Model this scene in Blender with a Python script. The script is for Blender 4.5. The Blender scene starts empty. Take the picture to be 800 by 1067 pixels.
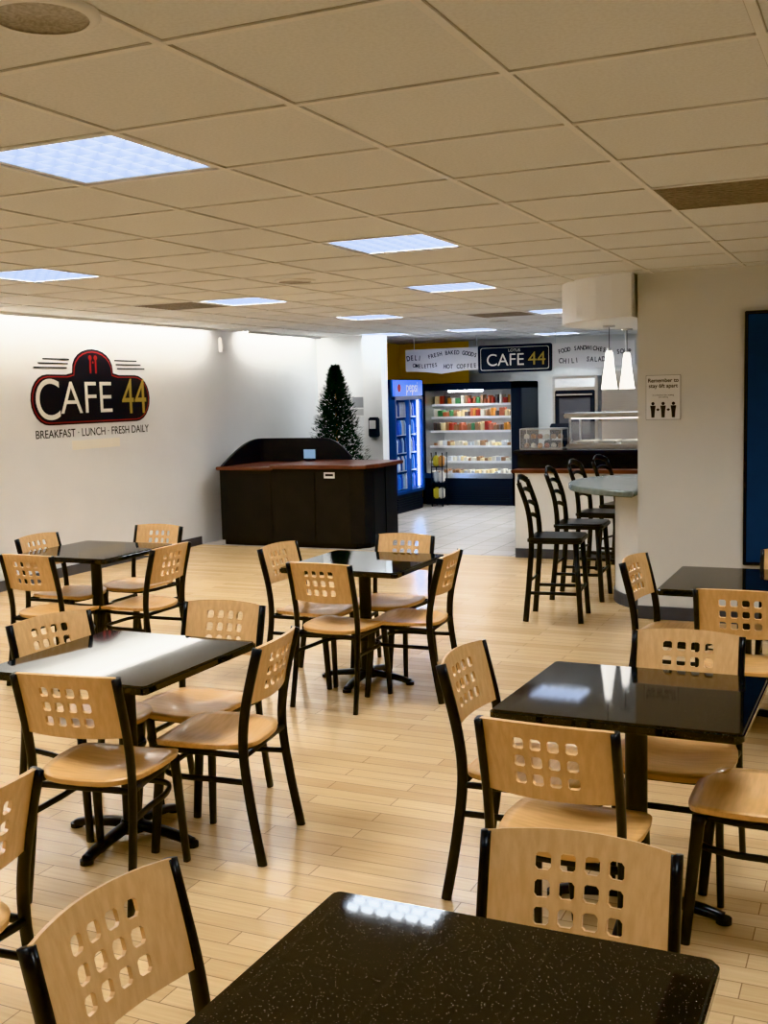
import bpy, bmesh, math, random
from mathutils import Vector, Matrix
random.seed(4)
PI=math.pi
scene=bpy.context.scene
COL=bpy.context.collection
CH=2.60   # ceiling height
# ------------------------------------------------------------------ materials
MATS={}
def mat(name,col,rough=.5,metal=0,emit=0,noise=0,nscale=8,coat=0,trans=0,alpha=1,spec=None,bump=0,stretch=None,col2=None,nosample=False,ecol=None):
    if name in MATS: return MATS[name]
    m=bpy.data.materials.new(name); m.use_nodes=True
    nt=m.node_tree; b=nt.nodes["Principled BSDF"]
    b.inputs["Base Color"].default_value=(*col,1)
    b.inputs["Roughness"].default_value=rough; b.inputs["Metallic"].default_value=metal
    if coat: b.inputs["Coat Weight"].default_value=coat; b.inputs["Coat Roughness"].default_value=.08
    if trans: b.inputs["Transmission Weight"].default_value=trans
    if alpha<1: b.inputs["Alpha"].default_value=alpha
    if spec is not None: b.inputs["Specular IOR Level"].default_value=spec
    if emit:
        b.inputs["Emission Color"].default_value=(*(ecol or col),1); b.inputs["Emission Strength"].default_value=emit
        if nosample: m.cycles.emission_sampling='NONE'
    if noise or bump:
        tc=nt.nodes.new("ShaderNodeTexCoord"); mp=nt.nodes.new("ShaderNodeMapping")
        nt.links.new(tc.outputs["Object"],mp.inputs[0])
        if stretch: mp.inputs["Scale"].default_value=stretch
        n=nt.nodes.new("ShaderNodeTexNoise"); n.inputs["Scale"].default_value=nscale; n.inputs["Detail"].default_value=4
        nt.links.new(mp.outputs[0],n.inputs["Vector"])
        if noise:
            r=nt.nodes.new("ShaderNodeValToRGB")
            c2=col2 if col2 else tuple(c*(1-noise) for c in col)
            r.color_ramp.elements[0].color=(*c2,1); r.color_ramp.elements[1].color=(*col,1)
            r.color_ramp.elements[0].position=.35; r.color_ramp.elements[1].position=.65
            nt.links.new(n.outputs["Fac"],r.inputs[0]); nt.links.new(r.outputs[0],b.inputs["Base Color"])
        if bump:
            bp=nt.nodes.new("ShaderNodeBump"); bp.inputs["Strength"].default_value=bump; bp.inputs["Distance"].default_value=.004
            nt.links.new(n.outputs["Fac"],bp.inputs["Height"]); nt.links.new(bp.outputs[0],b.inputs["Normal"])
    MATS[name]=m; return m
M_wall=mat("wall_paint",(.79,.80,.80),.7,noise=.03,nscale=2)
M_wallR=mat("wall_paint_cream",(.73,.73,.70),.7,noise=.03,nscale=2)
M_yellow=mat("yellow_paint",(.90,.52,.04),.6,noise=.04,nscale=2)
M_base=mat("baseboard_vinyl",(.10,.105,.12),.5,noise=.1)
M_black=mat("black_metal",(.006,.006,.007),.32,noise=.1,nscale=20,spec=.35)
M_blackw=mat("black_lacquer",(.007,.007,.007),.3,noise=.2,nscale=12,spec=.35)
M_ply=mat("maple_plywood",(.73,.415,.165),.36,noise=.16,nscale=7,stretch=(1,9,9),coat=.25,col2=(.63,.34,.12))
M_plyb=mat("maple_plywood_back",(.71,.44,.205),.38,noise=.14,nscale=7,stretch=(9,9,1),coat=.2,col2=(.63,.37,.16))
M_plyedge=mat("plywood_edge",(.36,.20,.09),.5,noise=.2,nscale=60)
M_dark=mat("charcoal_laminate",(.020,.021,.023),.5,noise=.2,nscale=5,spec=.25)
M_mahog=mat("mahogany_top",(.15,.052,.033),.3,noise=.4,nscale=6,stretch=(1,12,1),coat=.2)
M_steel=mat("stainless_steel",(.62,.63,.64),.28,metal=1,noise=.08,nscale=5,stretch=(1,1,30))
M_white=mat("white_enamel",(.8,.8,.79),.45,noise=.02)
M_barb=mat("bar_base_paint",(.78,.77,.74),.65,noise=.03)
M_bart=mat("bar_laminate_green",(.17,.20,.18),.25,noise=.2,nscale=30,coat=.3)
M_glass=mat("clear_glass",(.95,.97,1),.03,alpha=.16,spec=.8)
M_em=mat("troffer_diffuser",(.88,.95,1),.5,emit=25.0)
M_cove=mat("cove_lamp",(1,.98,.94),.5,emit=17)
M_cool=mat("cooler_lamp",(.95,.97,1),.5,emit=20)
M_fl=mat("fridge_lamp",(.45,.65,1),.5,emit=20)
M_pend=mat("pendant_glass",(1,.97,.92),.3,emit=1.4,nosample=True)
M_pepsi=mat("fridge_blue",(.012,.045,.19),.35,noise=.1)
M_sign=mat("fridge_sign_blue",(.03,.16,.75),.4,emit=.5,nosample=True)
M_red=mat("logo_red",(.40,.02,.02),.5,noise=.05)
M_lblack=mat("logo_black",(.012,.014,.020),.5,noise=.05,spec=.3)
M_cream=mat("logo_cream",(.86,.82,.72),.5,noise=.03)
M_lyel=mat("logo_yellow",(.42,.31,.08),.5,noise=.05)
M_blue=mat("blue_panel",(.008,.04,.12),.5,noise=.1)
M_cord=mat("cord_black",(.02,.02,.02),.5,noise=.1)
M_louv_glow=mat("troffer_louver_glow",(.04,.05,.08),.4,emit=.43,nosample=True,ecol=(.60,.74,1.0))  # own pale-blue emission stands in for lamp light on the louvers
M_vent=mat("vent_grey",(.32,.29,.26),.7,noise=.3,nscale=60)
M_spk=mat("speaker_grille",(.50,.48,.45),.6,noise=.3,nscale=90)
M_tbar=mat("tbar_white",(.76,.755,.73),.5,noise=.03)
M_leaf=mat("fir_needles",(.014,.038,.018),.85,noise=.5,nscale=9,spec=.1)
M_banner=mat("banner_board",(.80,.78,.77),.6,noise=.03)

def floor_wood():
    m=bpy.data.materials.new("maple_plank_floor"); m.use_nodes=True; nt=m.node_tree; b=nt.nodes["Principled BSDF"]
    tc=nt.nodes.new("ShaderNodeTexCoord")
    br=nt.nodes.new("ShaderNodeTexBrick"); br.offset=.37; br.offset_frequency=2
    br.inputs["Scale"].default_value=1; br.inputs["Brick Width"].default_value=.95; br.inputs["Row Height"].default_value=.092
    br.inputs["Mortar Size"].default_value=.0018; br.inputs["Mortar Smooth"].default_value=.1; br.inputs["Bias"].default_value=0
    br.inputs["Color1"].default_value=(.75,.53,.295,1); br.inputs["Color2"].default_value=(.64,.43,.22,1)
    br.inputs["Mortar"].default_value=(.33,.21,.11,1)
    nt.links.new(tc.outputs["Object"],br.inputs["Vector"])
    mp=nt.nodes.new("ShaderNodeMapping"); mp.inputs["Scale"].default_value=(1.5,30,1)
    nt.links.new(tc.outputs["Object"],mp.inputs[0])
    n=nt.nodes.new("ShaderNodeTexNoise"); n.inputs["Scale"].default_value=2.5; n.inputs["Detail"].default_value=5
    nt.links.new(mp.outputs[0],n.inputs["Vector"])
    mx=nt.nodes.new("ShaderNodeMix"); mx.data_type='RGBA'; mx.blend_type='MULTIPLY'; mx.inputs[0].default_value=.45
    r=nt.nodes.new("ShaderNodeValToRGB"); r.color_ramp.elements[0].color=(.76,.67,.56,1); r.color_ramp.elements[0].position=.3
    r.color_ramp.elements[1].color=(1,1,1,1); r.color_ramp.elements[1].position=.7
    nt.links.new(n.outputs["Fac"],r.inputs[0])
    nt.links.new(br.outputs["Color"],mx.inputs[6]); nt.links.new(r.outputs[0],mx.inputs[7])
    nt.links.new(mx.outputs[2],b.inputs["Base Color"])
    b.inputs["Roughness"].default_value=.23
    return m
def tile_floor():
    m=bpy.data.materials.new("servery_floor_tile"); m.use_nodes=True; nt=m.node_tree; b=nt.nodes["Principled BSDF"]
    tc=nt.nodes.new("ShaderNodeTexCoord"); br=nt.nodes.new("ShaderNodeTexBrick"); br.offset=0
    br.inputs["Scale"].default_value=1; br.inputs["Brick Width"].default_value=.33; br.inputs["Row Height"].default_value=.33
    br.inputs["Mortar Size"].default_value=.008
    br.inputs["Color1"].default_value=(.52,.46,.41,1); br.inputs["Color2"].default_value=(.46,.41,.365,1); br.inputs["Mortar"].default_value=(.27,.25,.23,1)
    nt.links.new(tc.outputs["Object"],br.inputs["Vector"]); nt.links.new(br.outputs["Color"],b.inputs["Base Color"])
    b.inputs["Roughness"].default_value=.25
    return m
def ceil_mat():
    m=bpy.data.materials.new("acoustic_tile"); m.use_nodes=True; nt=m.node_tree; b=nt.nodes["Principled BSDF"]
    tc=nt.nodes.new("ShaderNodeTexCoord"); n=nt.nodes.new("ShaderNodeTexNoise"); n.inputs["Scale"].default_value=90
    nt.links.new(tc.outputs["Object"],n.inputs["Vector"])
    r=nt.nodes.new("ShaderNodeValToRGB"); r.color_ramp.elements[0].color=(.68,.69,.685,1); r.color_ramp.elements[1].color=(.73,.74,.735,1)
    r.color_ramp.elements[0].position=.35; r.color_ramp.elements[1].position=.6
    nt.links.new(n.outputs["Fac"],r.inputs[0]); nt.links.new(r.outputs[0],b.inputs["Base Color"]); b.inputs["Roughness"].default_value=.9
    return m
def granite():
    m=bpy.data.materials.new("black_speckled_top"); m.use_nodes=True; nt=m.node_tree; b=nt.nodes["Principled BSDF"]
    tc=nt.nodes.new("ShaderNodeTexCoord"); v=nt.nodes.new("ShaderNodeTexVoronoi"); v.inputs["Scale"].default_value=150
    nt.links.new(tc.outputs["Object"],v.inputs["Vector"])
    r=nt.nodes.new("ShaderNodeValToRGB"); r.color_ramp.elements[0].color=(.22,.20,.18,1); r.color_ramp.elements[1].color=(.006,.006,.006,1)
    r.color_ramp.elements[0].position=.11; r.color_ramp.elements[1].position=.19
    nt.links.new(v.outputs["Distance"],r.inputs[0]); nt.links.new(r.outputs[0],b.inputs["Base Color"])
    b.inputs["Roughness"].default_value=.045
    return m
M_floor=floor_wood(); M_tile=tile_floor(); M_ceil=ceil_mat(); M_gran=granite()

# ------------------------------------------------------------------ builder
class B:
    def __init__(s): s.bm=bmesh.new(); s.mats=[]
    def mi(s,m):
        if m not in s.mats: s.mats.append(m)
        return s.mats.index(m)
    def absorb(s,t,m,smooth=False):
        i=s.mi(m)
        for f in t.faces: f.material_index=i; f.smooth=smooth
        me=bpy.data.meshes.new("tmp"); t.to_mesh(me); t.free(); s.bm.from_mesh(me); bpy.data.meshes.remove(me)
    def box(s,x0,x1,y0,y1,z0,z1,m,bev=0,seg=2,rot=None):
        t=bmesh.new(); bmesh.ops.create_cube(t,size=1)
        for v in t.verts: v.co=Vector(((x0+x1)/2+v.co.x*(x1-x0),(y0+y1)/2+v.co.y*(y1-y0),(z0+z1)/2+v.co.z*(z1-z0)))
        if bev: bmesh.ops.bevel(t,geom=list(t.edges),offset=bev,segments=seg,affect='EDGES')
        if rot: bmesh.ops.transform(t,matrix=rot,verts=t.verts)
        s.absorb(t,m)
    def cyl(s,c,r,h,m,r2=None,n=24,axis='Z',smooth=True):
        t=bmesh.new(); bmesh.ops.create_cone(t,cap_ends=True,segments=n,radius1=r,radius2=r if r2 is None else r2,depth=h)
        if axis=='X': bmesh.ops.rotate(t,matrix=Matrix.Rotation(PI/2,3,'Y'),verts=t.verts)
        if axis=='Y': bmesh.ops.rotate(t,matrix=Matrix.Rotation(PI/2,3,'X'),verts=t.verts)
        for v in t.verts: v.co+=Vector(c)
        s.absorb(t,m,False)
    def lathe(s,c,prof,m,n=28):
        t=bmesh.new(); rings=[]
        for r,z in prof:
            rings.append([t.verts.new((c[0]+r*math.cos(2*PI*k/n),c[1]+r*math.sin(2*PI*k/n),c[2]+z)) for k in range(n)])
        for a,b in zip(rings,rings[1:]):
            for k in range(n): t.faces.new((a[k],a[(k+1)%n],b[(k+1)%n],b[k]))
        s.absorb(t,m,True)
    def sweep(s,pts,w,d,m,ref=(1,0,0),n=10,sub=5,closed=False,taper=None):
        P=[Vector(p) for p in pts]; out=[]
        N=len(P)
        if N>2:
            rng=range(N) if closed else range(N-1)
            for i in rng:
                p0=P[(i-1)%N] if (closed or i>0) else P[0]*2-P[1]
                p1=P[i]; p2=P[(i+1)%N]; p3=P[(i+2)%N] if (closed or i+2<N) else P[-1]*2-P[-2]
                for k in range(sub):
                    t=k/sub
                    out.append(.5*((2*p1)+(-p0+p2)*t+(2*p0-5*p1+4*p2-p3)*t*t+(-p0+3*p1-3*p2+p3)*t**3))
            if not closed: out.append(P[-1])
        else: out=P
        t=bmesh.new(); rings=[]; L=len(out)
        for i,p in enumerate(out):
            if closed: tan=(out[(i+1)%L]-out[i-1]).normalized()
            else: tan=(out[min(i+1,L-1)]-out[max(i-1,0)]).normalized()
            r=Vector(ref); r=(r-tan*r.dot(tan)).normalized(); q=tan.cross(r)
            k=1 if not taper else taper[0]+(taper[1]-taper[0])*i/(L-1)
            ring=[]
            for j in range(n):
                a=2*PI*j/n; ca,sa=math.cos(a),math.sin(a)
                ca=math.copysign(abs(ca)**.7,ca); sa=math.copysign(abs(sa)**.7,sa)
                ring.append(t.verts.new(p+r*(w/2*ca*k)+q*(d/2*sa*k)))
            rings.append(ring)
        for i in range(L if closed else L-1):
            a,b=rings[i],rings[(i+1)%L]
            for j in range(n): t.faces.new((a[j],a[(j+1)%n],b[(j+1)%n],b[j]))
        if not closed: t.faces.new(rings[0][::-1]); t.faces.new(rings[-1])
        bmesh.ops.recalc_face_normals(t,faces=t.faces)
        s.absorb(t,m,True)
    def prism(s,poly,z0,z1,m,bev=0,tilt=0):
        t=bmesh.new(); a=[t.verts.new((x,y,z0)) for x,y in poly]; f=t.faces.new(a)
        r=bmesh.ops.extrude_face_region(t,geom=[f]); 
        for v in r["geom"]:
            if isinstance(v,bmesh.types.BMVert): v.co.z=z1
        bmesh.ops.recalc_face_normals(t,faces=t.faces)
        if bev:
            es=[e for e in t.edges if abs(e.verts[0].co.z-e.verts[1].co.z)<1e-6]
            bmesh.ops.bevel(t,geom=es,offset=bev,segments=3,affect='EDGES')
        if tilt: bmesh.ops.rotate(t,cent=(0,0,(z0+z1)/2),matrix=Matrix.Rotation(tilt,3,'X'),verts=t.verts)
        s.absorb(t,m)
    def plate(s,poly,M4,th,m):
        t=bmesh.new(); a=[t.verts.new((x,y,0)) for x,y in poly]; f=t.faces.new(a)
        r=bmesh.ops.extrude_face_region(t,geom=[f])
        for v in r["geom"]:
            if isinstance(v,bmesh.types.BMVert): v.co.z=th
        bmesh.ops.recalc_face_normals(t,faces=t.faces)
        bmesh.ops.transform(t,matrix=M4,verts=t.verts)
        s.absorb(t,m)
    def mesh(s,name):
        me=bpy.data.meshes.new(name); s.bm.to_mesh(me); s.bm.free()
        for m in s.mats: me.materials.append(m)
        return me
    def obj(s,name,loc=(0,0,0),rz=0,parent=None):
        o=bpy.data.objects.new(name,s.mesh(name)); COL.objects.link(o); o.location=loc; o.rotation_euler[2]=rz
        if parent: o.parent=parent
        return o
def inst(me,name,loc,rz=0):
    o=bpy.data.objects.new(name,me); COL.objects.link(o); o.location=loc; o.rotation_euler[2]=rz; return o
def wallM(origin,kind):
    if kind=='L': R=Matrix(((0,0,1),(1,0,0),(0,1,0)))
    else: R=Matrix(((1,0,0),(0,0,-1),(0,1,0)))
    return Matrix.Translation(Vector(origin))@R.to_4x4()
def text(body,parent,M4,size,m,name,ext=.001,bold=0,sx=1,align='CENTER',rot=0,spacing=1):
    c=bpy.data.curves.new(name,"FONT"); c.body=body; c.size=size; c.extrude=ext; c.offset=bold; c.align_x=align; c.align_y='CENTER'
    c.space_character=spacing; c.materials.append(m)
    o=bpy.data.objects.new(name,c); COL.objects.link(o)
    o.matrix_world=M4@Matrix.Rotation(rot,4,'Z')@Matrix.Diagonal((sx,1,1,1))
    if parent: o.parent=parent
    return o
def empty(name):
    o=bpy.data.objects.new(name,None); COL.objects.link(o); return o

# ------------------------------------------------------------------ room shell
XL,XR,YB,YF=-7.55,2.6,-2.8,17.3
def simple(name,x0,x1,y0,y1,z0,z1,m):
    b=B(); b.box(x0,x1,y0,y1,z0,z1,m); return b.obj(name)
simple("floor",XL-.2,XR+.2,YB-.2,11.15,-.1,0,M_floor)
simple("floor_servery",XL-.2,XR+.2,11.15,YF+.2,-.1,0,M_tile)
simple("wall_left",XL-.2,XL,YB,14.3,0,CH+.1,M_wall)
simple("wall_left_servery",XL-.2,XL,14.45,YF,0,CH+.1,M_yellow)
simple("wall_stub",XL-.2,-6.50,14.3,14.45,0,CH,M_wall)
b=B(); b.box(XL-.2,-6.3,YF,YF+.2,0,CH+.1,M_yellow); b.box(-6.3,XR,YF,YF+.2,0,CH+.1,M_wallR); b.obj("wall_back")
simple("wall_right",XR,XR+.2,YB,YF,0,CH+.1,M_wallR)
simple("wall_rear",XL-.2,XR+.2,YB-.2,YB,0,CH+.1,M_wallR)
simple("wall_divider",-1.70,XR,8.35,8.55,0,CH,M_wallR)
simple("baseboard_left",XL,XL+.012,YB,11.15,0,.10,M_base)
simple("baseboard_divider",-1.70,XR,8.338,8.35,0,.10,M_base)
simple("trim_pilaster_stub",-6.78,-6.49,14.22,14.30,0,CH,M_white)
b=B(); b.box(-3.55,-1.0,11.10,11.24,0,.90,M_wall); b.box(-3.58,-1.0,11.06,11.28,.90,.935,M_mahog,.006)
b.obj("wall_half")
simple("baseboard_half",-3.55,-1.0,11.088,11.10,0,.10,M_base)
X00,Y00=-.943-.65*11, 2.92-.65*9
TROFF=[(2,0),(2,4),(3,8),(6,8),(6,4),(6,12),(6,17),(3,13),(3,17),(6,0),(2,-4),(6,-4),(-2,0),(-2,4),(-2,-4),(0,17),(0,13),(8,17),(5,20)]  # some servery and kitchen panels are added only to brighten that end
def cell(i,j): return (-.943-.65*i-.325, 2.92+.65*j+.325)
hl=[cell(i,j) for i,j in TROFF]
b=B(); t=bmesh.new()
x=X00
while x<XR:
    y=Y00
    while y<YF:
        if not any(abs(x+.325-hx)<.1 and abs(y+.325-hy)<.1 for hx,hy in hl):
            a0,a1=max(x,XL),min(x+.65,XR); c0,c1=max(y,YB),min(y+.65,YF)
            if a1>a0 and c1>c0:
                f=t.faces.new([t.verts.new(q) for q in ((a0,c0,CH),(a0,c1,CH),(a1,c1,CH),(a1,c0,CH))])
        y+=.65
    x+=.65
b.absorb(t,M_ceil)
b.box(XL-.2,XR+.2,YB-.2,YF+.2,CH+.1,CH+.2,M_ceil)
b.obj("ceiling")
b=B()
M_reveal_shade=mat("tile_reveal_shade",(.48,.47,.45),.9,noise=.1)  # flat strip colour standing in for shade in the tile reveal
x=X00
while x<XR:
    if x>XL:
        b.box(x-.012,x+.012,YB,YF,CH-.006,CH+.002,M_tbar); b.box(x-.015,x+.015,YB,YF,CH-.001,CH+.001,M_reveal_shade)
    x+=.65
y=Y00
while y<YF:
    if y>YB:
        b.box(XL,XR,y-.012,y+.012,CH-.0055,CH+.002,M_tbar); b.box(XL,XR,y-.015,y+.015,CH-.001,CH+.001,M_reveal_shade)
    y+=.65
b.obj("trim_ceiling_grid")
b=B(); h=.325
for s in (-1,1):
    q=sorted((s*.285,s*h)); b.box(q[0],q[1],-h,h,0,.004,M_tbar); b.box(-.285,.285,q[0],q[1],0,.004,M_tbar)
    q=sorted((s*.285,s*.29)); b.box(q[0],q[1],-.29,.29,0,.045,M_louv_glow); b.box(-.29,.29,q[0],q[1],0,.045,M_louv_glow)
b.box(-.29,.29,-.29,.29,.035,.045,M_em)
NL=6
for k in range(1,NL):
    q=-.285+k*.57/NL
    b.box(q-.0035,q+.0035,-.285,.285,.004,.030,M_louv_glow); b.box(-.285,.285,q-.0035,q+.0035,.004,.030,M_louv_glow)
TM=b.mesh("ceiling_light_panel")
for i,j in TROFF:
    X,Y=cell(i,j); inst(TM,"ceiling_light_panel",(X,Y,CH))
for y0,y1 in ((4.5,11.4),(12.2,14.1)):
    b=B(); b.box(XL+.05,XL+.14,y0,y1,CH-.012,CH,M_cove); b.box(XL+.14,XL+.17,y0-.02,y1+.02,CH-.03,CH,M_white); b.obj("wall_wash_light")
def vent(i,j):
    X,Y=cell(i,j); b=B(); b.box(-.31,.31,-.31,.31,-.006,0,M_vent)
    for k in range(12): b.box(-.30,.30,-.295+k*.05,-.275+k*.05,-.009,-.006,M_vent)
    b.obj("ceiling_return_vent",(X,Y,CH))
vent(-1,3); vent(7,8); vent(4,13)
def rdiff(x,y,r):
    b=B(); b.lathe((0,0,0),[(r,0),(r,-.006),(r*.88,-.014),(r*.80,-.014)],M_tbar); b.lathe((0,0,0),[(r*.80,-.013),(r*.79,-.008),(r*.40,-.012),(r*.38,-.006),(.001,-.006)],M_spk)
    b.obj("ceiling_speaker",(x,y,CH))
rdiff(-1.70,1.98,.13); rdiff(-3.95,7.18,.15); rdiff(-4.2,12.6,.15)

# ------------------------------------------------------------------ dining chair
def chair_mesh():
    b=B()
    for s in (-1,1):
        b.sweep([(s*.205,-.255,0),(s*.200,-.215,.22),(s*.196,-.190,.43),(s*.196,-.205,.60),(s*.196,-.262,.83)],.026,.040,M_black,taper=(.9,.95))
        b.sweep([(s*.185,.205,0),(s*.178,.185,.22),(s*.172,.165,.425)],.028,.038,M_black,taper=(.85,1.1))
    def hoop(z,rx,yf,yb): 
        return [(-.196,yb,z),(-rx,-.05,z),(-rx*.97,.08,z),(-rx*.70,yf*.93,z),(0,yf,z),(rx*.70,yf*.93,z),(rx*.97,.08,z),(rx,-.05,z),(.196,yb,z)]
    b.sweep(hoop(.418,.185,.185,-.195),.022,.022,M_black,ref=(0,0,1))
    b.sweep([(-.196,-.195,.418),(.196,-.195,.418)],.022,.02,M_black,ref=(0,0,1))
    b.sweep(hoop(.315,.185,.185,-.205),.022,.018,M_black,ref=(0,0,1))
    t=bmesh.new(); NR,NA=7,40; rings=[]
    def edge(a):
        c,s_=math.cos(a),math.sin(a); e=.52
        x=math.copysign(abs(c)**e,c); y=math.copysign(abs(s_)**e,s_)
        return x*(.215 if y>0 else .215-.025*abs(y)), y*.212
    def top(x,y):
        return .447+.010*((x/.21)**2)-.012*math.exp(-((x*x)/.012+((y+.03)**2)/.014))*1.0-.012*max(0,(y-.12)/.09)**2
    c0=t.verts.new((0,0,top(0,0)))
    for k in range(1,NR+1):
        f=k/NR; rings.append([t.verts.new((edge(2*PI*j/NA)[0]*f,edge(2*PI*j/NA)[1]*f,top(edge(2*PI*j/NA)[0]*f,edge(2*PI*j/NA)[1]*f))) for j in range(NA)])
    for j in range(NA): t.faces.new((c0,rings[0][j],rings[0][(j+1)%NA]))
    for a,c in zip(rings,rings[1:]):
        for j in range(NA): t.faces.new((a[j],c[j],c[(j+1)%NA],a[(j+1)%NA]))
    low=[t.verts.new((v.co.x*.985,v.co.y*.985,v.co.z-.018)) for v in rings[-1]]
    sidef=[]
    for j in range(NA): sidef.append(t.faces.new((rings[-1][j],low[j],low[(j+1)%NA],rings[-1][(j+1)%NA])))
    bot=t.faces.new(low[::-1])
    bmesh.ops.recalc_face_normals(t,faces=t.faces)
    ip=b.mi(M_ply); ie=b.mi(M_plyedge)
    for f in t.faces: f.material_index=ip; f.smooth=True
    for f in sidef: f.material_index=ip; f.smooth=False
    bot.material_index=ie
    me=bpy.data.meshes.new("t"); t.to_mesh(me); t.free(); b.bm.from_mesh(me); bpy.data.meshes.remove(me)
    pitch,hh=.0515,.0165; rr=.006
    nc,nr=4,3; W=.194; z0,z1=.612,.832; zc=(z0+z1)/2-.002
    us=set([-W,-.16,-.13,.13,.16,W]); vs=set([z0,z1,z0+.012,z1-.012])
    for i in range(nc):
        c=(i-(nc-1)/2)*pitch; us|={round(c-pitch/2,6),round(c-hh,6),round(c-hh+rr,6),round(c+hh-rr,6),round(c+hh,6),round(c+pitch/2,6)}
    for i in range(nr):
        c=zc+(i-(nr-1)/2)*pitch; vs|={round(c-pitch/2,6),round(c-hh,6),round(c-hh+rr,6),round(c+hh-rr,6),round(c+hh,6),round(c+pitch/2,6)}
    us=sorted(us); vs=sorted(vs)
    t=bmesh.new(); vv={}
    def V(u,v):
        k=(round(u,5),round(v,5))
        if k not in vv:
            q=(v-z0)/(z1-z0); zz=v+.012*(1-(u/W)**2)*(q-.35)
            y=-.208-.054*max(0,(zz-.60)/.23)**1.15-.030*(1-(u/W)**2)
            vv[k]=t.verts.new((u,y,zz))
        return vv[k]
    hs=[((i-(nc-1)/2)*pitch,zc+(j-(nr-1)/2)*pitch) for i in range(nc) for j in range(nr)]
    for a,c in zip(us,us[1:]):
        for d_,e in zip(vs,vs[1:]):
            mx_,mz_=(a+c)/2,(d_+e)/2; skip=False
            for hx,hz in hs:
                if abs(mx_-hx)<hh and abs(mz_-hz)<hh:
                    skip=True
                    cx=abs(mx_-hx)>hh-rr; cz=abs(mz_-hz)>hh-rr
                    if cx and cz:
                        ox=c if mx_>hx else a; ix=a if mx_>hx else c
                        oz=e if mz_>hz else d_; iz=d_ if mz_>hz else e
                        t.faces.new((V(ox,oz),V(ix,oz),V(ox,iz)))
            if not skip: t.faces.new((V(a,d_),V(c,d_),V(c,e),V(a,e)))
    bmesh.ops.recalc_face_normals(t,faces=t.faces)
    bmesh.ops.solidify(t,geom=list(t.faces),thickness=.011)
    bmesh.ops.recalc_face_normals(t,faces=t.faces)
    b.absorb(t,M_plyb,False)
    return b.mesh("dining_chair")
CM=chair_mesh()
F,Lf,Bk,Rt=0,-PI/2,PI,PI/2
def d(a): return a*PI/180
chairs=[(-2.82,5.57,F+d(-3)),(-3.20,5.93,Lf+d(-4)),(-2.53,5.85,Rt+d(4)),(-2.86,6.32,Bk),
 (-2.55,3.12,F+d(8)),(-2.38,3.58,Rt+d(8)),(-2.70,3.90,Bk+d(2)),(-3.02,3.59,Lf+d(-14)),(-2.20,1.89,Rt),
 (-5.14,5.95,Lf),(-4.76,5.40,F),(-4.88,6.40,Bk),(-4.38,5.74,Rt),
 (-1.10,3.61,Lf+d(-1)),(-.83,3.13,F+d(-2)),(-.66,3.90,Bk),(-.34,3.58,Rt),
 (-.545,1.87,Bk+d(2)),(-1.045,1.55,Lf+d(-2)),
 (-.98,5.95,Lf+d(-6)),(-.58,5.36,F),(-.42,6.20,Bk)]
for x,y,r in chairs: inst(CM,"dining_chair",(x,y,0),r)

# ------------------------------------------------------------------ tables
def rrect(w,h,r,n=5):
    p=[]
    for cx,cy,a0 in ((w-r,h-r,0),(-w+r,h-r,90),(-w+r,-h+r,180),(w-r,-h+r,270)):
        for k in range(n+1):
            a=math.radians(a0+90*k/n); p.append((cx+r*math.cos(a),cy+r*math.sin(a)))
    return p
def table_mesh(tilt=0):
    b=B(); b.prism(rrect(.385,.385,.025),.715,.748,M_gran,.008,tilt=tilt)
    b.prism(rrect(.16,.16,.01),.698,.714,M_black,.004,tilt=tilt)
    b.cyl((0,0,.37),.037,.67,M_black)
    b.cyl((0,0,.055),.06,.05,M_black,r2=.042)
    for k in range(4):
        a=k*PI/2; R=Matrix.Rotation(a,4,'Z')
        pts=[R@Vector(q) for q in ((.0,0,.058),(.10,0,.050),(.22,0,.034),(.285,0,.018))]
        b.sweep(pts,.055,.036,M_black,ref=(-math.sin(a),math.cos(a),0),taper=(1.1,.85))
        e=R@Vector((.285,0,.009)); b.cyl(e,.026,.018,M_black)
    return b.mesh("cafe_table")
TB=table_mesh(); TB1=table_mesh(-.016); TB2=table_mesh(-.029)
for x,y,tm in ((-.63,1.54,TB1),(-.735,3.58,TB2),(-.65,5.90,TB),(-2.74,3.47,TB),(-2.88,5.99,TB),(-4.92,5.98,TB)):
    inst(tm,"cafe_table",(x,y,0))

# ------------------------------------------------------------------ bar stools
def stool_mesh():
    b=B()
    for s in (-1,1):
        b.sweep([(s*.20,-.22,0),(s*.185,-.19,.35),(s*.175,-.175,.62),(s*.17,-.20,.85),(s*.165,-.27,1.06)],.036,.042,M_blackw,taper=(1.05,.85))
        b.sweep([(s*.20,.20,0),(s*.17,.16,.60)],.040,.040,M_blackw)
    for s in (-1,1): b.sweep([(s*.19,-.20,.22),(s*.188,.185,.22)],.02,.026,M_blackw)
    b.sweep([(-.188,.185,.24),(.188,.185,.24)],.03,.02,M_blackw,ref=(0,0,1))
    b.sweep([(-.19,-.20,.30),(.19,-.20,.30)],.02,.02,M_blackw,ref=(0,0,1))
    b.prism(rrect(.215,.21,.06),.600,.645,M_blackw,.012)
    for z,y in ((.76,-.185),(.86,-.205),(.96,-.235)):
        b.sweep([(-.17,y,z),(-.09,y-.018,z+.030),(0,y-.025,z+.040),(.09,y-.018,z+.030),(.17,y,z)],.034,.016,M_blackw,ref=(0,0,1))
    b.sweep([(-.165,-.27,1.055),(-.08,-.29,1.085),(0,-.297,1.095),(.08,-.29,1.085),(.165,-.27,1.055)],.050,.018,M_blackw,ref=(0,0,1))
    return b.mesh("bar_stool")
SM=stool_mesh()
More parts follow.
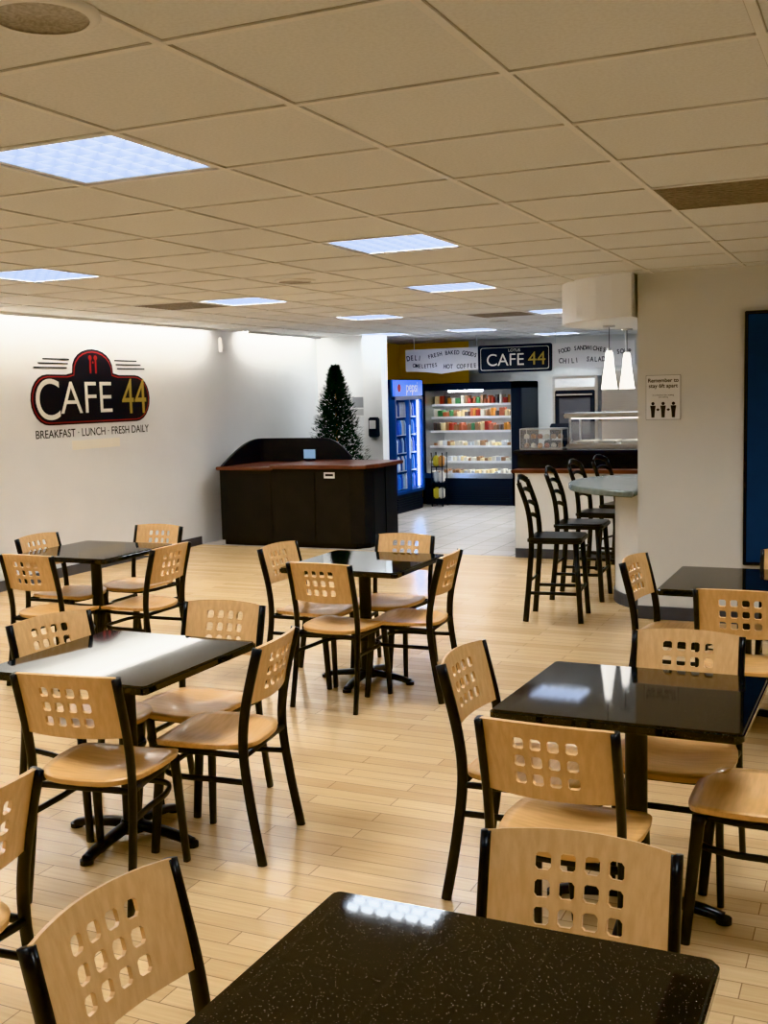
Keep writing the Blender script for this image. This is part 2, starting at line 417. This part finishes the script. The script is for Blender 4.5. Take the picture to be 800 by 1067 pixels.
for x,y,r in ((-2.28,8.20,Lf+d(6)),(-2.32,9.10,Lf+d(3)),(-2.34,9.95,Lf-d(4)),(-2.28,10.64,Lf-d(10))): inst(SM,"bar_stool",(x,y,0),r)

# ------------------------------------------------------------------ curved bar + soffit
cx,cy=-1.45,9.2
def barpoly(r,xr=-.4,yr=8.58):
    p=[]; xs=-1.72
    a0=math.acos((xs-cx)/r)
    for k in range(33):
        a=a0+(2*PI-2*a0)*k/32
        p.append((cx+r*math.cos(a),cy+r*math.sin(a)))
    yt=p[0][1]
    return [(xr,yr),(xr,yt)]+p+[(xs,yr)]
b=B(); b.prism(barpoly(.60),0,.935,M_barb); b.prism(barpoly(.612),0,.10,M_base); b.prism(barpoly(.98),.935,.985,M_bart,.008)
b.obj("bar_counter")
b=B(); b.prism(barpoly(1.02),CH-.32,CH,M_wall); b.obj("trim_soffit_bar")
def pendant(x,y):
    b=B(); b.cyl((0,0,-.008),.050,.016,M_steel); b.cyl((0,0,-.12),.003,.22,M_cord,n=8)
    b.cyl((0,0,-.205),.018,.04,M_steel)
    b.lathe((0,0,-.53),[(.022,.32),(.03,.30),(.042,.18),(.066,.01),(.069,0),(.064,.0),(.038,.17),(.02,.29)],M_pend)
    b.obj("pendant_lamp",(x,y,CH-.32))
pendant(-2.12,9.25); pendant(-2.10,9.85)
# ------------------------------------------------------------------ signs on divider
w=empty("distancing_sign"); w.location=(-1.55,8.35,1.67)
bpy.context.view_layer.update()
b=B(); W=wallM((-1.51,8.345,1.68),'F')
b.plate(rrect(.127,.165,.004),W,.005,M_lblack)
b.plate(rrect(.125,.163,.004),W,.006,M_white)
def circ(x,y,r,n=16): return [(x+r*math.cos(2*PI*k/n),y+r*math.sin(2*PI*k/n)) for k in range(n)]
W2=W@Matrix.Translation((0,0,.006))
for px in (-.075,0,.075):
    b.plate(circ(px,-.045,.012),W2,.001,M_lblack)
    b.plate([(px-.020,-.060),(px+.020,-.060),(px+.014,-.10),(px+.011,-.148),(px-.011,-.148),(px-.014,-.10)],W2,.001,M_lblack)
for px in (-.038,.038):
    b.plate([(px-.014,-.09),(px,-.08),(px+.014,-.09),(px,-.10)],W2,.001,M_lblack)
o=b.obj("board"); o.parent=w; o.matrix_parent_inverse=w.matrix_world.inverted()
def ptext(par,*a,**k):
    o=text(a[0],None,*a[1:],**k); o.parent=par; o.matrix_parent_inverse=par.matrix_world.inverted()
ptext(w,"Remember to\nstay 6ft apart",W2@Matrix.Translation((0,.105,0)),.040,M_lblack,"headline",bold=.0006)
ptext(w,"in a checkout line, seating\nand walking",W2@Matrix.Translation((0,.01,0)),.015,M_lblack,"subline")
b=B(); b.box(-.93,.4,8.295,8.345,.45,2.28,M_lblack,.005); b.box(-.905,.38,8.288,8.295,.475,2.255,M_blue,.002); b.obj("blue_notice_board")

# ------------------------------------------------------------------ CAFE logo on left wall
lg=empty("cafe_wall_logo"); lg.location=(XL,9.25,1.80); bpy.context.view_layer.update()
Wl=wallM((XL,9.29,1.785),'L')@Matrix.Diagonal((.96,.95,1,1)); b=B()
def T(z,x=0,y=0): return Wl@Matrix.Translation((x,y,z))
def badge(w,h,r,dr,dw):
    pts=[(w-r,-h)]
    for k in range(1,12):
        a=-PI/2+PI*k/12; pts.append((w-r+r*math.cos(a),h*math.sin(a)))
    pts.append((w-r,h)); pts.append((dw+.10,h))
    for k in range(0,13):
        a=PI*k/12; pts.append((dw*math.cos(a)*1.0,h+.02+dr*math.sin(a)**.8))
    pts+= [(-dw-.10,h),(-w+r,h)]
    for k in range(1,12):
        a=PI/2+PI*k/12; pts.append((-w+r+r*math.cos(a),h*math.sin(a)))
    pts.append((-w+r,-h))
    return pts
b.plate(badge(.99,.265,.26,.26,.34),T(0),.004,M_lblack)
b.plate(badge(.970,.246,.245,.255,.322),T(.004),.001,M_red)
b.plate(badge(.960,.236,.237,.252,.313),T(.005),.001,M_lblack)
for sgn in (-1,1):
    for k in range(3):
        x0_,x1_=.42,(.92-.07*k); y=.33+.045*k
        q=sorted((sgn*x0_*(1-.05*k),sgn*x1_))
        b.plate([(q[0],y),(q[1],y),(q[1],y+.014),(q[0],y+.014)],T(0),.002,M_lblack)
for px in (-.045,.045):
    b.plate([(px-.012,.28),(px+.012,.28),(px+.012,.44),(px-.012,.44)],T(.006),.001,M_red)
    b.plate(circ(px,.45,.028),T(.006),.001,M_red)
b.plate(circ(0,.40,.012),T(.006),.001,M_red)
b.plate([(-.40,-.54),(.40,-.54),(.40,-.44),(-.40,-.44)],Wl,.004,mat("plate_offwhite",(.86,.83,.74),.6,noise=.02))
o=b.obj("badge"); o.parent=lg; o.matrix_parent_inverse=lg.matrix_world.inverted()
ptext(lg,"C",T(.0065,-.74,-.02),.62,M_cream,"letter_c",bold=-.002,sx=.95)
ptext(lg,"AFE",T(.0065,-.12,0),.50,M_cream,"letters_afe",bold=-.003,sx=1.06)
ptext(lg,"44",T(.0065,.70,0),.58,M_lyel,"numbers",bold=-.002,sx=.80)
ptext(lg,"BREAKFAST · LUNCH · FRESH DAILY",T(0,0,-.36),.122,M_lblack,"tagline",bold=.0005,sx=.97)

# ------------------------------------------------------------------ reception counter
b=B()
b.prism([(-7.28,11.2),(-5.55,11.2),(-5.40,11.28),(-5.35,11.45),(-5.35,12.1),(-7.28,12.1)],.06,.925,M_dark)
b.prism([(-7.26,11.24),(-5.5,11.24),(-5.39,11.4),(-5.39,12.07),(-7.26,12.07)],0,.06,M_black)
b.prism([(-6.55,11.13),(-5.52,11.13),(-5.34,11.22),(-5.28,11.43),(-5.28,12.14),(-6.55,12.14)],.925,.970,M_mahog,.006)
b.prism([(-7.30,11.15),(-6.55,11.15),(-6.55,12.14),(-7.30,12.14)],.905,.945,M_mahog,.006)
for xx in (-6.58,-6.0): b.box(xx-.004,xx+.004,11.194,11.2,.07,.90,M_black)
b.box(-5.353,-5.343,11.75,11.76,.07,.92,M_black)
t=bmesh.new()
path=[(-7.27,11.2+.9*k/10) for k in range(11)]+[(-7.27+.06,12.16)]+[(-7.1+1.1*k/12,12.2) for k in range(13)]
hts=[]
for i,(px,py) in enumerate(path):
    if i<=10: f=i/10; z=.95+.29*math.sin(f*PI/2)
    elif i>=20: z=1.24-.29*((i-20)/4)**2*.75
    else: z=1.24
    hts.append(z)
prev=None
for (px,py),z in zip(path,hts):
    off=(.035,0) if py<12.15 else (0,-.035)
    r=[t.verts.new((px,py,.92)),t.verts.new((px,py,z)),t.verts.new((px+off[0],py+off[1],z)),t.verts.new((px+off[0],py+off[1],.92))]
    if prev:
        for k in range(4): t.faces.new((prev[k],prev[(k+1)%4],r[(k+1)%4],r[k]))
    else: t.faces.new(r)
    prev=r
t.faces.new(prev[::-1]); bmesh.ops.recalc_face_normals(t,faces=t.faces); b.absorb(t,M_dark)
b.obj("reception_counter")
b=B(); b.box(-.09,.09,-.01,.01,.02,.15,M_lblack,.004); b.box(-.08,.08,-.013,-.01,.03,.14,mat("screen_blue",(.25,.40,.6),.3,emit=.15,nosample=True)); b.box(-.05,.05,-.05,.05,0,.02,M_lblack,.003)
b.obj("payment_tablet",(-6.42,11.9,.971))
b=B(); b.box(-.07,.07,-.002,0,-.035,.035,M_white); b.box(-.05,.05,-.003,-.002,-.01,.015,M_lblack); b.obj("counter_label",(-5.80,11.198,.85))

# christmas tree
b=B(); b.cyl((0,0,.15),.03,.3,M_plyedge); b.cyl((0,0,.03),.16,.06,M_lblack); b.cyl((0,0,1.1),.02,1.9,M_plyedge,r2=.006,n=8)
t=bmesh.new()
for k in range(16000):
    z=.22+1.94*random.random(); R=.54*min(1,(1-(z-.15)/2.03)*1.45)**.75+.02 if z<2.17 else .02
    a=random.random()*2*PI; rr_=R*(.3+.62*random.random()**.6)*(.84+.16*math.sin(a*6+z*23))
    p=Vector((rr_*math.cos(a),rr_*math.sin(a),z-.10*rr_/.5)); dr=Vector((math.cos(a+random.uniform(-.7,.7)),math.sin(a+random.uniform(-.7,.7)),random.uniform(-.2,.8))).normalized()
    sd=dr.cross(Vector((0,0,1))).normalized()*.015; L=random.uniform(.04,.08)
    v=[t.verts.new(p-sd),t.verts.new(p+sd),t.verts.new(p+dr*L)]; t.faces.new(v)
b.absorb(t,M_leaf)
b.obj("christmas_tree",(-6.83,13.45,0))

# stub wall items
b=B(); b.box(-.07,.07,-.10,0,-.14,.14,M_lblack,.015); b.box(-.05,.05,-.105,-.10,-.02,.10,M_white,.002); b.box(-.04,.04,-.09,-.02,-.18,-.14,M_steel,.01); b.obj("hand_sanitizer_dispenser",(-6.60,14.218,1.30))
b=B(); b.box(-.10,.10,-.012,0,-.15,.15,M_white); b.box(-.085,.085,-.014,-.012,-.02,.13,mat("notice_grey",(.30,.31,.33),.5)); b.box(-.085,.085,-.014,-.012,-.13,-.04,mat("notice_grey_light",(.5,.5,.5),.5)); b.obj("wall_notice",(-6.90,14.298,1.60))
b=B(); b.box(0,.05,-.05,.05,-.09,.09,M_white,.008); b.cyl((.04,0,-.02),.03,.03,M_white,axis='X'); b.obj("wall_thermostat",(XL,11.75,2.42))

# ------------------------------------------------------------------ drinks fridge
fr=empty("drinks_fridge"); fr.location=(-6.8,15.15,0); bpy.context.view_layer.update()
def kid(bb,name,par):
    o=bb.obj(name); o.parent=par; o.matrix_parent_inverse=par.matrix_world.inverted(); return o
b=B()
x0,x1,y0,y1=-7.15,-6.45,14.62,15.70
b.box(x0,x1-.08,y0,y0+.05,.0,1.97,M_pepsi,.006); b.box(x0,x1-.08,y1-.05,y1,0,1.97,M_pepsi,.006)
b.box(x0,x0+.05,y0,y1,0,1.97,M_pepsi); b.box(x0,x1-.06,y0,y1,1.72,1.97,M_pepsi,.006); b.box(x0,x1-.06,y0,y1,0,.28,M_lblack,.006)
for k in range(5): b.box(x1-.06,x1-.05,y0+.1,y1-.1,.06+k*.035,.075+k*.035,M_dark)
kid(b,"cabinet",fr)
b=B(); b.box(x1-.06,x1-.02,y0+.02,y1-.02,1.73,1.96,M_sign,.006); b.plate(circ(0,0,.06),wallM((x1-.02,y0+.17,1.845),'L'),.003,M_red); kid(b,"header_sign",fr)
ptext(fr,"pepsi",wallM((x1-.016,(y0+y1)/2+.1,1.855),'L'),.22,M_white,"header_text",bold=.003)
b=B()
for yy in (y0,(y0+y1)/2-.02,y1-.05): b.box(x1-.08,x1-.02,yy,yy+.05,.28,1.72,M_pepsi,.005)
b.box(x1-.08,x1-.02,y0,y1,.28,.33,M_pepsi,.005); b.box(x1-.08,x1-.02,y0,y1,1.67,1.72,M_pepsi,.005)
b.box(x1-.01,x1+.01,(y0+y1)/2-.07,(y0+y1)/2-.05,.8,1.3,M_steel,.005)
b.box(x1-.10,x1-.08,y0+.06,y0+.075,.35,1.66,M_fl); b.box(x1-.10,x1-.08,y1-.075,y1-.06,.35,1.66,M_fl)
kid(b,"door_frame",fr)
b=B(); cols=[(.02,.06,.35),(.03,.16,.5),(.5,.52,.55),(.35,.05,.03),(.02,.05,.2),(.07,.20,.08),(.50,.22,.05),(.3,.45,.6),(.6,.5,.08),(.66,.62,.52),(.30,.17,.09),(.12,.10,.09),(.42,.13,.07),(.68,.55,.30)]
CMs=[mat("pack_colour_%d"%i,c,.4) for i,c in enumerate(cols)]
for s in range(5):
    z=.34+s*.27; b.box(x0+.05,x1-.12,y0+.06,y1-.06,z-.012,z,M_steel)
    for k in range(12):
        m=CMs[random.choice((0,1,1,2,4,7,4,0,7,2))]; yy=y0+.11+k*.078
        b.cyl((x1-.17,yy,z+.08),.030,.16,m,n=12); b.cyl((x1-.17,yy,z+.19),.03,.06,m,r2=.012,n=12)
        b.cyl((x1-.26,yy,z+.08),.030,.16,m,n=8)
kid(b,"bottles",fr)

# ------------------------------------------------------------------ open display cooler
co=empty("open_display_cooler"); co.location=(-5.9,16.6,0); bpy.context.view_layer.update()
X0,X1,Y0,Y1=-6.72,-5.06,16.2,17.1
M_cin=mat("cooler_interior",(.50,.50,.48),.5,noise=.1)
b=B()
b.box(X0,X0+.06,Y0,Y1,0,1.91,M_lblack,.01); b.box(X1-.17,X1,Y0,Y1,0,1.91,M_lblack,.01)
b.box(X0,X1,Y0,Y1,1.80,1.91,M_lblack,.01); b.box(X0,X1,Y0,Y1,0,.42,M_lblack,.01)
for k in range(7): b.box(X0+.1,X1-.2,Y0-.006,Y0,.06+k*.035,.075+k*.035,M_dark)
b.box(X0+.05,X1-.15,Y0-.03,Y0+.03,.42,.50,M_steel,.008)
kid(b,"cabinet",co)
b=B(); b.box(X0+.06,X1-.17,Y1-.06,Y1-.03,.42,1.80,M_cin); b.box(X0+.06,X1-.17,Y0+.1,Y1-.06,.42,.46,M_steel)
b.box(X0+.06,X0+.07,Y0+.02,Y1-.06,.46,1.80,M_steel); b.box(X1-.18,X1-.17,Y0+.02,Y1-.06,.46,1.80,M_steel)
b.box(X0+.45,X1-.65,Y0+.06,Y0+.10,1.77,1.795,M_cool)
for k,(z,yf) in enumerate(((.66,.16),(.90,.20),(1.14,.24),(1.36,.28),(1.56,.32))):
    b.box(X0+.07,X1-.18,Y0+yf,Y1-.06,z,z+.012,M_steel); b.box(X0+.07,X1-.18,Y0+yf-.012,Y0+yf,z-.012,z+.024,M_white)
    b.box(X0+.12,X1-.22,Y0+yf+.01,Y0+yf+.025,z-.010,z-.002,M_cool)
kid(b,"shelves",co)
b=B()
for z,yf in ((.46,.12),(.672,.16),(.912,.20),(1.152,.24),(1.372,.28),(1.572,.32)):
    xx=X0+.10
    while xx<X1-.25:
        wd=random.uniform(.045,.085); hh_=random.uniform(.08,.15); m=CMs[random.choice((3,5,10,9,12,11,6,13,10,9,3,11,5,12))]
        if z<1.0: m=CMs[random.choice((9,2,9,13,10,9))]; hh_*=.6
        for r in range(2):
            if random.random()<.45: b.cyl((xx+wd/2,Y0+yf+.07+r*.13,z+hh_/2),wd*.42,hh_,m,n=12)
            else: b.box(xx,xx+wd*.9,Y0+yf+.03+r*.13,Y0+yf+.12+r*.13,z,z+hh_,m,.004)
        xx+=wd+random.choice((0.004,.004,.012))
kid(b,"packaged_food",co)

b=B()
for px in (-.09,.09):
    for py in (-.1,.1): b.cyl((px,py,.42),.008,.84,M_lblack,n=8)
for s in range(3):
    z=.12+s*.25; b.box(-.09,.09,-.1,.1,z-.008,z,M_lblack)
    for k in range(2): b.box(-.085+k*.088,-.005+k*.088,-.06,.05,z,z+.17,CMs[(8,9,2,9,8,6)[s*2+k]],.02)
b.obj("snack_rack",(-6.34,15.98,0))

# ------------------------------------------------------------------ header banner
hb=empty("servery_header_sign"); hb.location=(-5.0,15.6,2.25); bpy.context.view_layer.update()
b=B(); Wb=wallM((-4.95,15.6,2.235),'F')
N=24; top_=[(-1.74+3.48*k/N,.19) for k in range(N+1)]
bot_=[]
for k in range(N+1):
    x=1.74-3.48*k/N; u=abs(x)
    bot_.append((x,-.19+ .05*abs(math.sin(u*PI/1.15))))
b.plate(top_+bot_,Wb,.04,M_banner)
b.plate(rrect(.56,.20,.03),Wb@Matrix.Translation((-.0,0,.04)),.03,M_lblack)
b.plate(rrect(.52,.165,.03),Wb@Matrix.Translation((0,0,.07)),.002,M_cream); b.plate(rrect(.512,.157,.03),Wb@Matrix.Translation((0,0,.072)),.002,M_lblack)
for k in (-1.6,-.6,.6,1.6): b.cyl((-4.95+k,15.58,2.51),.008,.18,M_steel,n=8)
kid(b,"board",hb)
ptext(hb,"CAFE",Wb@Matrix.Translation((-.14,-.025,.075)),.25,M_cream,"sign_cafe",bold=0)
ptext(hb,"44",Wb@Matrix.Translation((.34,-.02,.075)),.27,M_lyel,"sign_44",bold=0)
ptext(hb,"LOTUS",Wb@Matrix.Translation((0,.115,.075)),.06,M_cream,"sign_small")
def arctext(s_,x,y,size,curv,adv=.050):
    n=len(s_)
    for i,ch in enumerate(s_):
        u=(i-(n-1)/2)*adv*size/.085
        if ch==' ': continue
        ptext(hb,ch,Wb@Matrix.Translation((x+u,y+curv*u*u,.041)),size,M_lblack,"menu_letter",bold=.0015,sx=.78,rot=math.atan(2*curv*u))
arctext("DELI",-1.60,.06,.105,-.8); arctext("OMELETTES",-1.42,-.07,.082,.5,.046); arctext("FRESH BAKED GOODS",-.98,.12,.085,-.4,.046); arctext("HOT COFFEE",-.86,-.09,.09,.1)
arctext("FOOD SANDWICHES",.99,.11,.085,-.4,.046); arctext("CHILI",.80,-.07,.10,.6); arctext("SALADS",1.22,-.06,.095,.4); arctext("SOUP",1.59,.04,.09,-.8)

# ------------------------------------------------------------------ servery counter & equipment
b=B(); b.box(-3.68,-1.2,11.6,12.35,0,1.06,M_dark,.005); b.box(-3.72,-1.2,11.55,12.4,1.06,1.11,M_lblack,.01); b.obj("serving_counter")
b=B()
for px in (-.38,.38):
    for py in (-.22,.22): b.cyl((px,py,.17),.012,.34,M_steel,n=10)
b.box(-.44,.44,-.28,.28,.34,.39,M_steel,.01); b.box(-.40,.40,-.10,.10,.325,.34,M_pend)
b.box(-.42,.42,-.26,.26,.0,.06,M_steel,.01); b.box(-.38,.38,-.262,-.256,.07,.30,M_glass)
for k in range(3): b.box(-.33+k*.24,-.13+k*.24,-.18,.18,.06,.09,CMs[9],.01)
b.obj("food_warmer",(-2.75,12.0,1.11))
b=B(); b.box(-.13,.13,-.15,.15,0,.09,M_lblack,.01); b.box(-.12,.12,.02,.06,.09,.28,M_lblack,.01,rot=Matrix.Rotation(-.2,4,'X')); b.box(-.05,.05,-.12,-.02,.09,.12,M_white,.005); b.obj("cash_register",(-3.36,12.15,1.11))
b=B()
b.box(-.24,.24,-.13,.13,0,.02,M_steel,.004); b.box(-.24,.24,-.13,.13,.22,.235,M_steel,.004)
for px in (-.235,.235):
    for py in (-.125,.125): b.cyl((px,py,.12),.006,.22,M_steel,n=8)
b.box(-.235,.235,-.128,-.124,.02,.22,M_glass); b.box(-.235,.235,-.12,.12,.115,.12,M_glass)
for r in range(2):
    for k in range(6):
        c=(-.19+k*.076,-.02,.02+r*.10)
        b.lathe(c,[(.001,0),(.025,0),(.032,.02),(.028,.04),(.012,.052),(.001,.054)],CMs[(10,9,6,12,9,10)[(k+r)%6]],n=14)
b.obj("pastry_display_case",(-3.42,11.76,1.11))
b=B(); b.box(-.32,.32,-.35,.35,.12,1.95,M_steel,.01); b.box(-.28,.28,-.36,-.35,1.05,1.75,M_lblack,.01); b.box(-.28,.28,-.36,-.35,.25,.92,M_lblack,.01)
b.box(-.22,.22,-.368,-.36,1.15,1.65,mat("oven_glass",(.10,.10,.11),.1)); b.box(-.25,.25,-.40,-.38,1.68,1.70,M_steel); b.box(-.28,.28,-.362,-.35,1.79,1.91,M_white,.003)
for px in (-.28,.28):
    for py in (-.3,.3): b.cyl((px,py,.06),.02,.12,M_steel,n=10)
b.obj("convection_oven",(-3.93,15.4,0))
b=B(); b.box(-.60,.60,-.38,.38,.12,2.0,M_steel,.01)
for s in (-1,1):
    b.box(min(s*.01,s*.58),max(s*.01,s*.58),-.40,-.38,.2,1.78,M_steel,.008); b.box(s*.06-.012,s*.06+.012,-.44,-.40,.9,1.3,M_lblack,.005)
b.box(-.58,.58,-.395,-.38,1.82,1.98,M_steel,.004)
for px in (-.55,.55):
    for py in (-.33,.33): b.cyl((px,py,.06),.025,.12,M_steel,n=10)
b.obj("reach_in_refrigerator",(-2.95,15.4,0))
b=B(); b.box(-.5,.5,-.35,.35,.84,.90,M_steel,.01); b.box(-.45,.45,-.3,.3,.25,.28,M_steel)
for px in (-.45,.45):
    for py in (-.3,.3): b.cyl((px,py,.42),.02,.84,M_steel,n=10)
b.box(-.3,.2,-.2,.2,.90,1.22,M_lblack,.01); b.box(-.27,.05,-.21,-.2,.93,1.19,M_steel,.005)
b.obj("prep_table",(-4.45,16.85,0))

# ------------------------------------------------------------------ camera
f,yaw,pit,roll=1146.0,.4289,.1059,-.0255
Fv=Vector((-math.sin(yaw)*math.cos(pit),math.cos(yaw)*math.cos(pit),-math.sin(pit)))
R=Vector((math.cos(yaw),math.sin(yaw),0)); U=R.cross(Fv)
R2=R*math.cos(roll)+U*math.sin(roll); U2=-R*math.sin(roll)+U*math.cos(roll)
cam=bpy.data.cameras.new("camera"); cam.sensor_fit='HORIZONTAL'; cam.sensor_width=36; cam.lens=36*f/800; cam.clip_start=.05
cobj=bpy.data.objects.new("camera",cam); COL.objects.link(cobj)
m=Matrix.Identity(4)
for i in range(3): m[i][0]=R2[i]; m[i][1]=U2[i]; m[i][2]=-Fv[i]
m.translation=Vector((0,0,1.75)); cobj.matrix_world=m
scene.camera=cobj
wd=bpy.data.worlds.new("world"); scene.world=wd; wd.use_nodes=True
wd.node_tree.nodes["Background"].inputs[0].default_value=(.9,.95,1,1); wd.node_tree.nodes["Background"].inputs[1].default_value=.3
try: scene.view_settings.view_transform='Khronos PBR Neutral'
except Exception as e: print(e); scene.view_settings.view_transform='Standard'
scene.view_settings.exposure=1.0
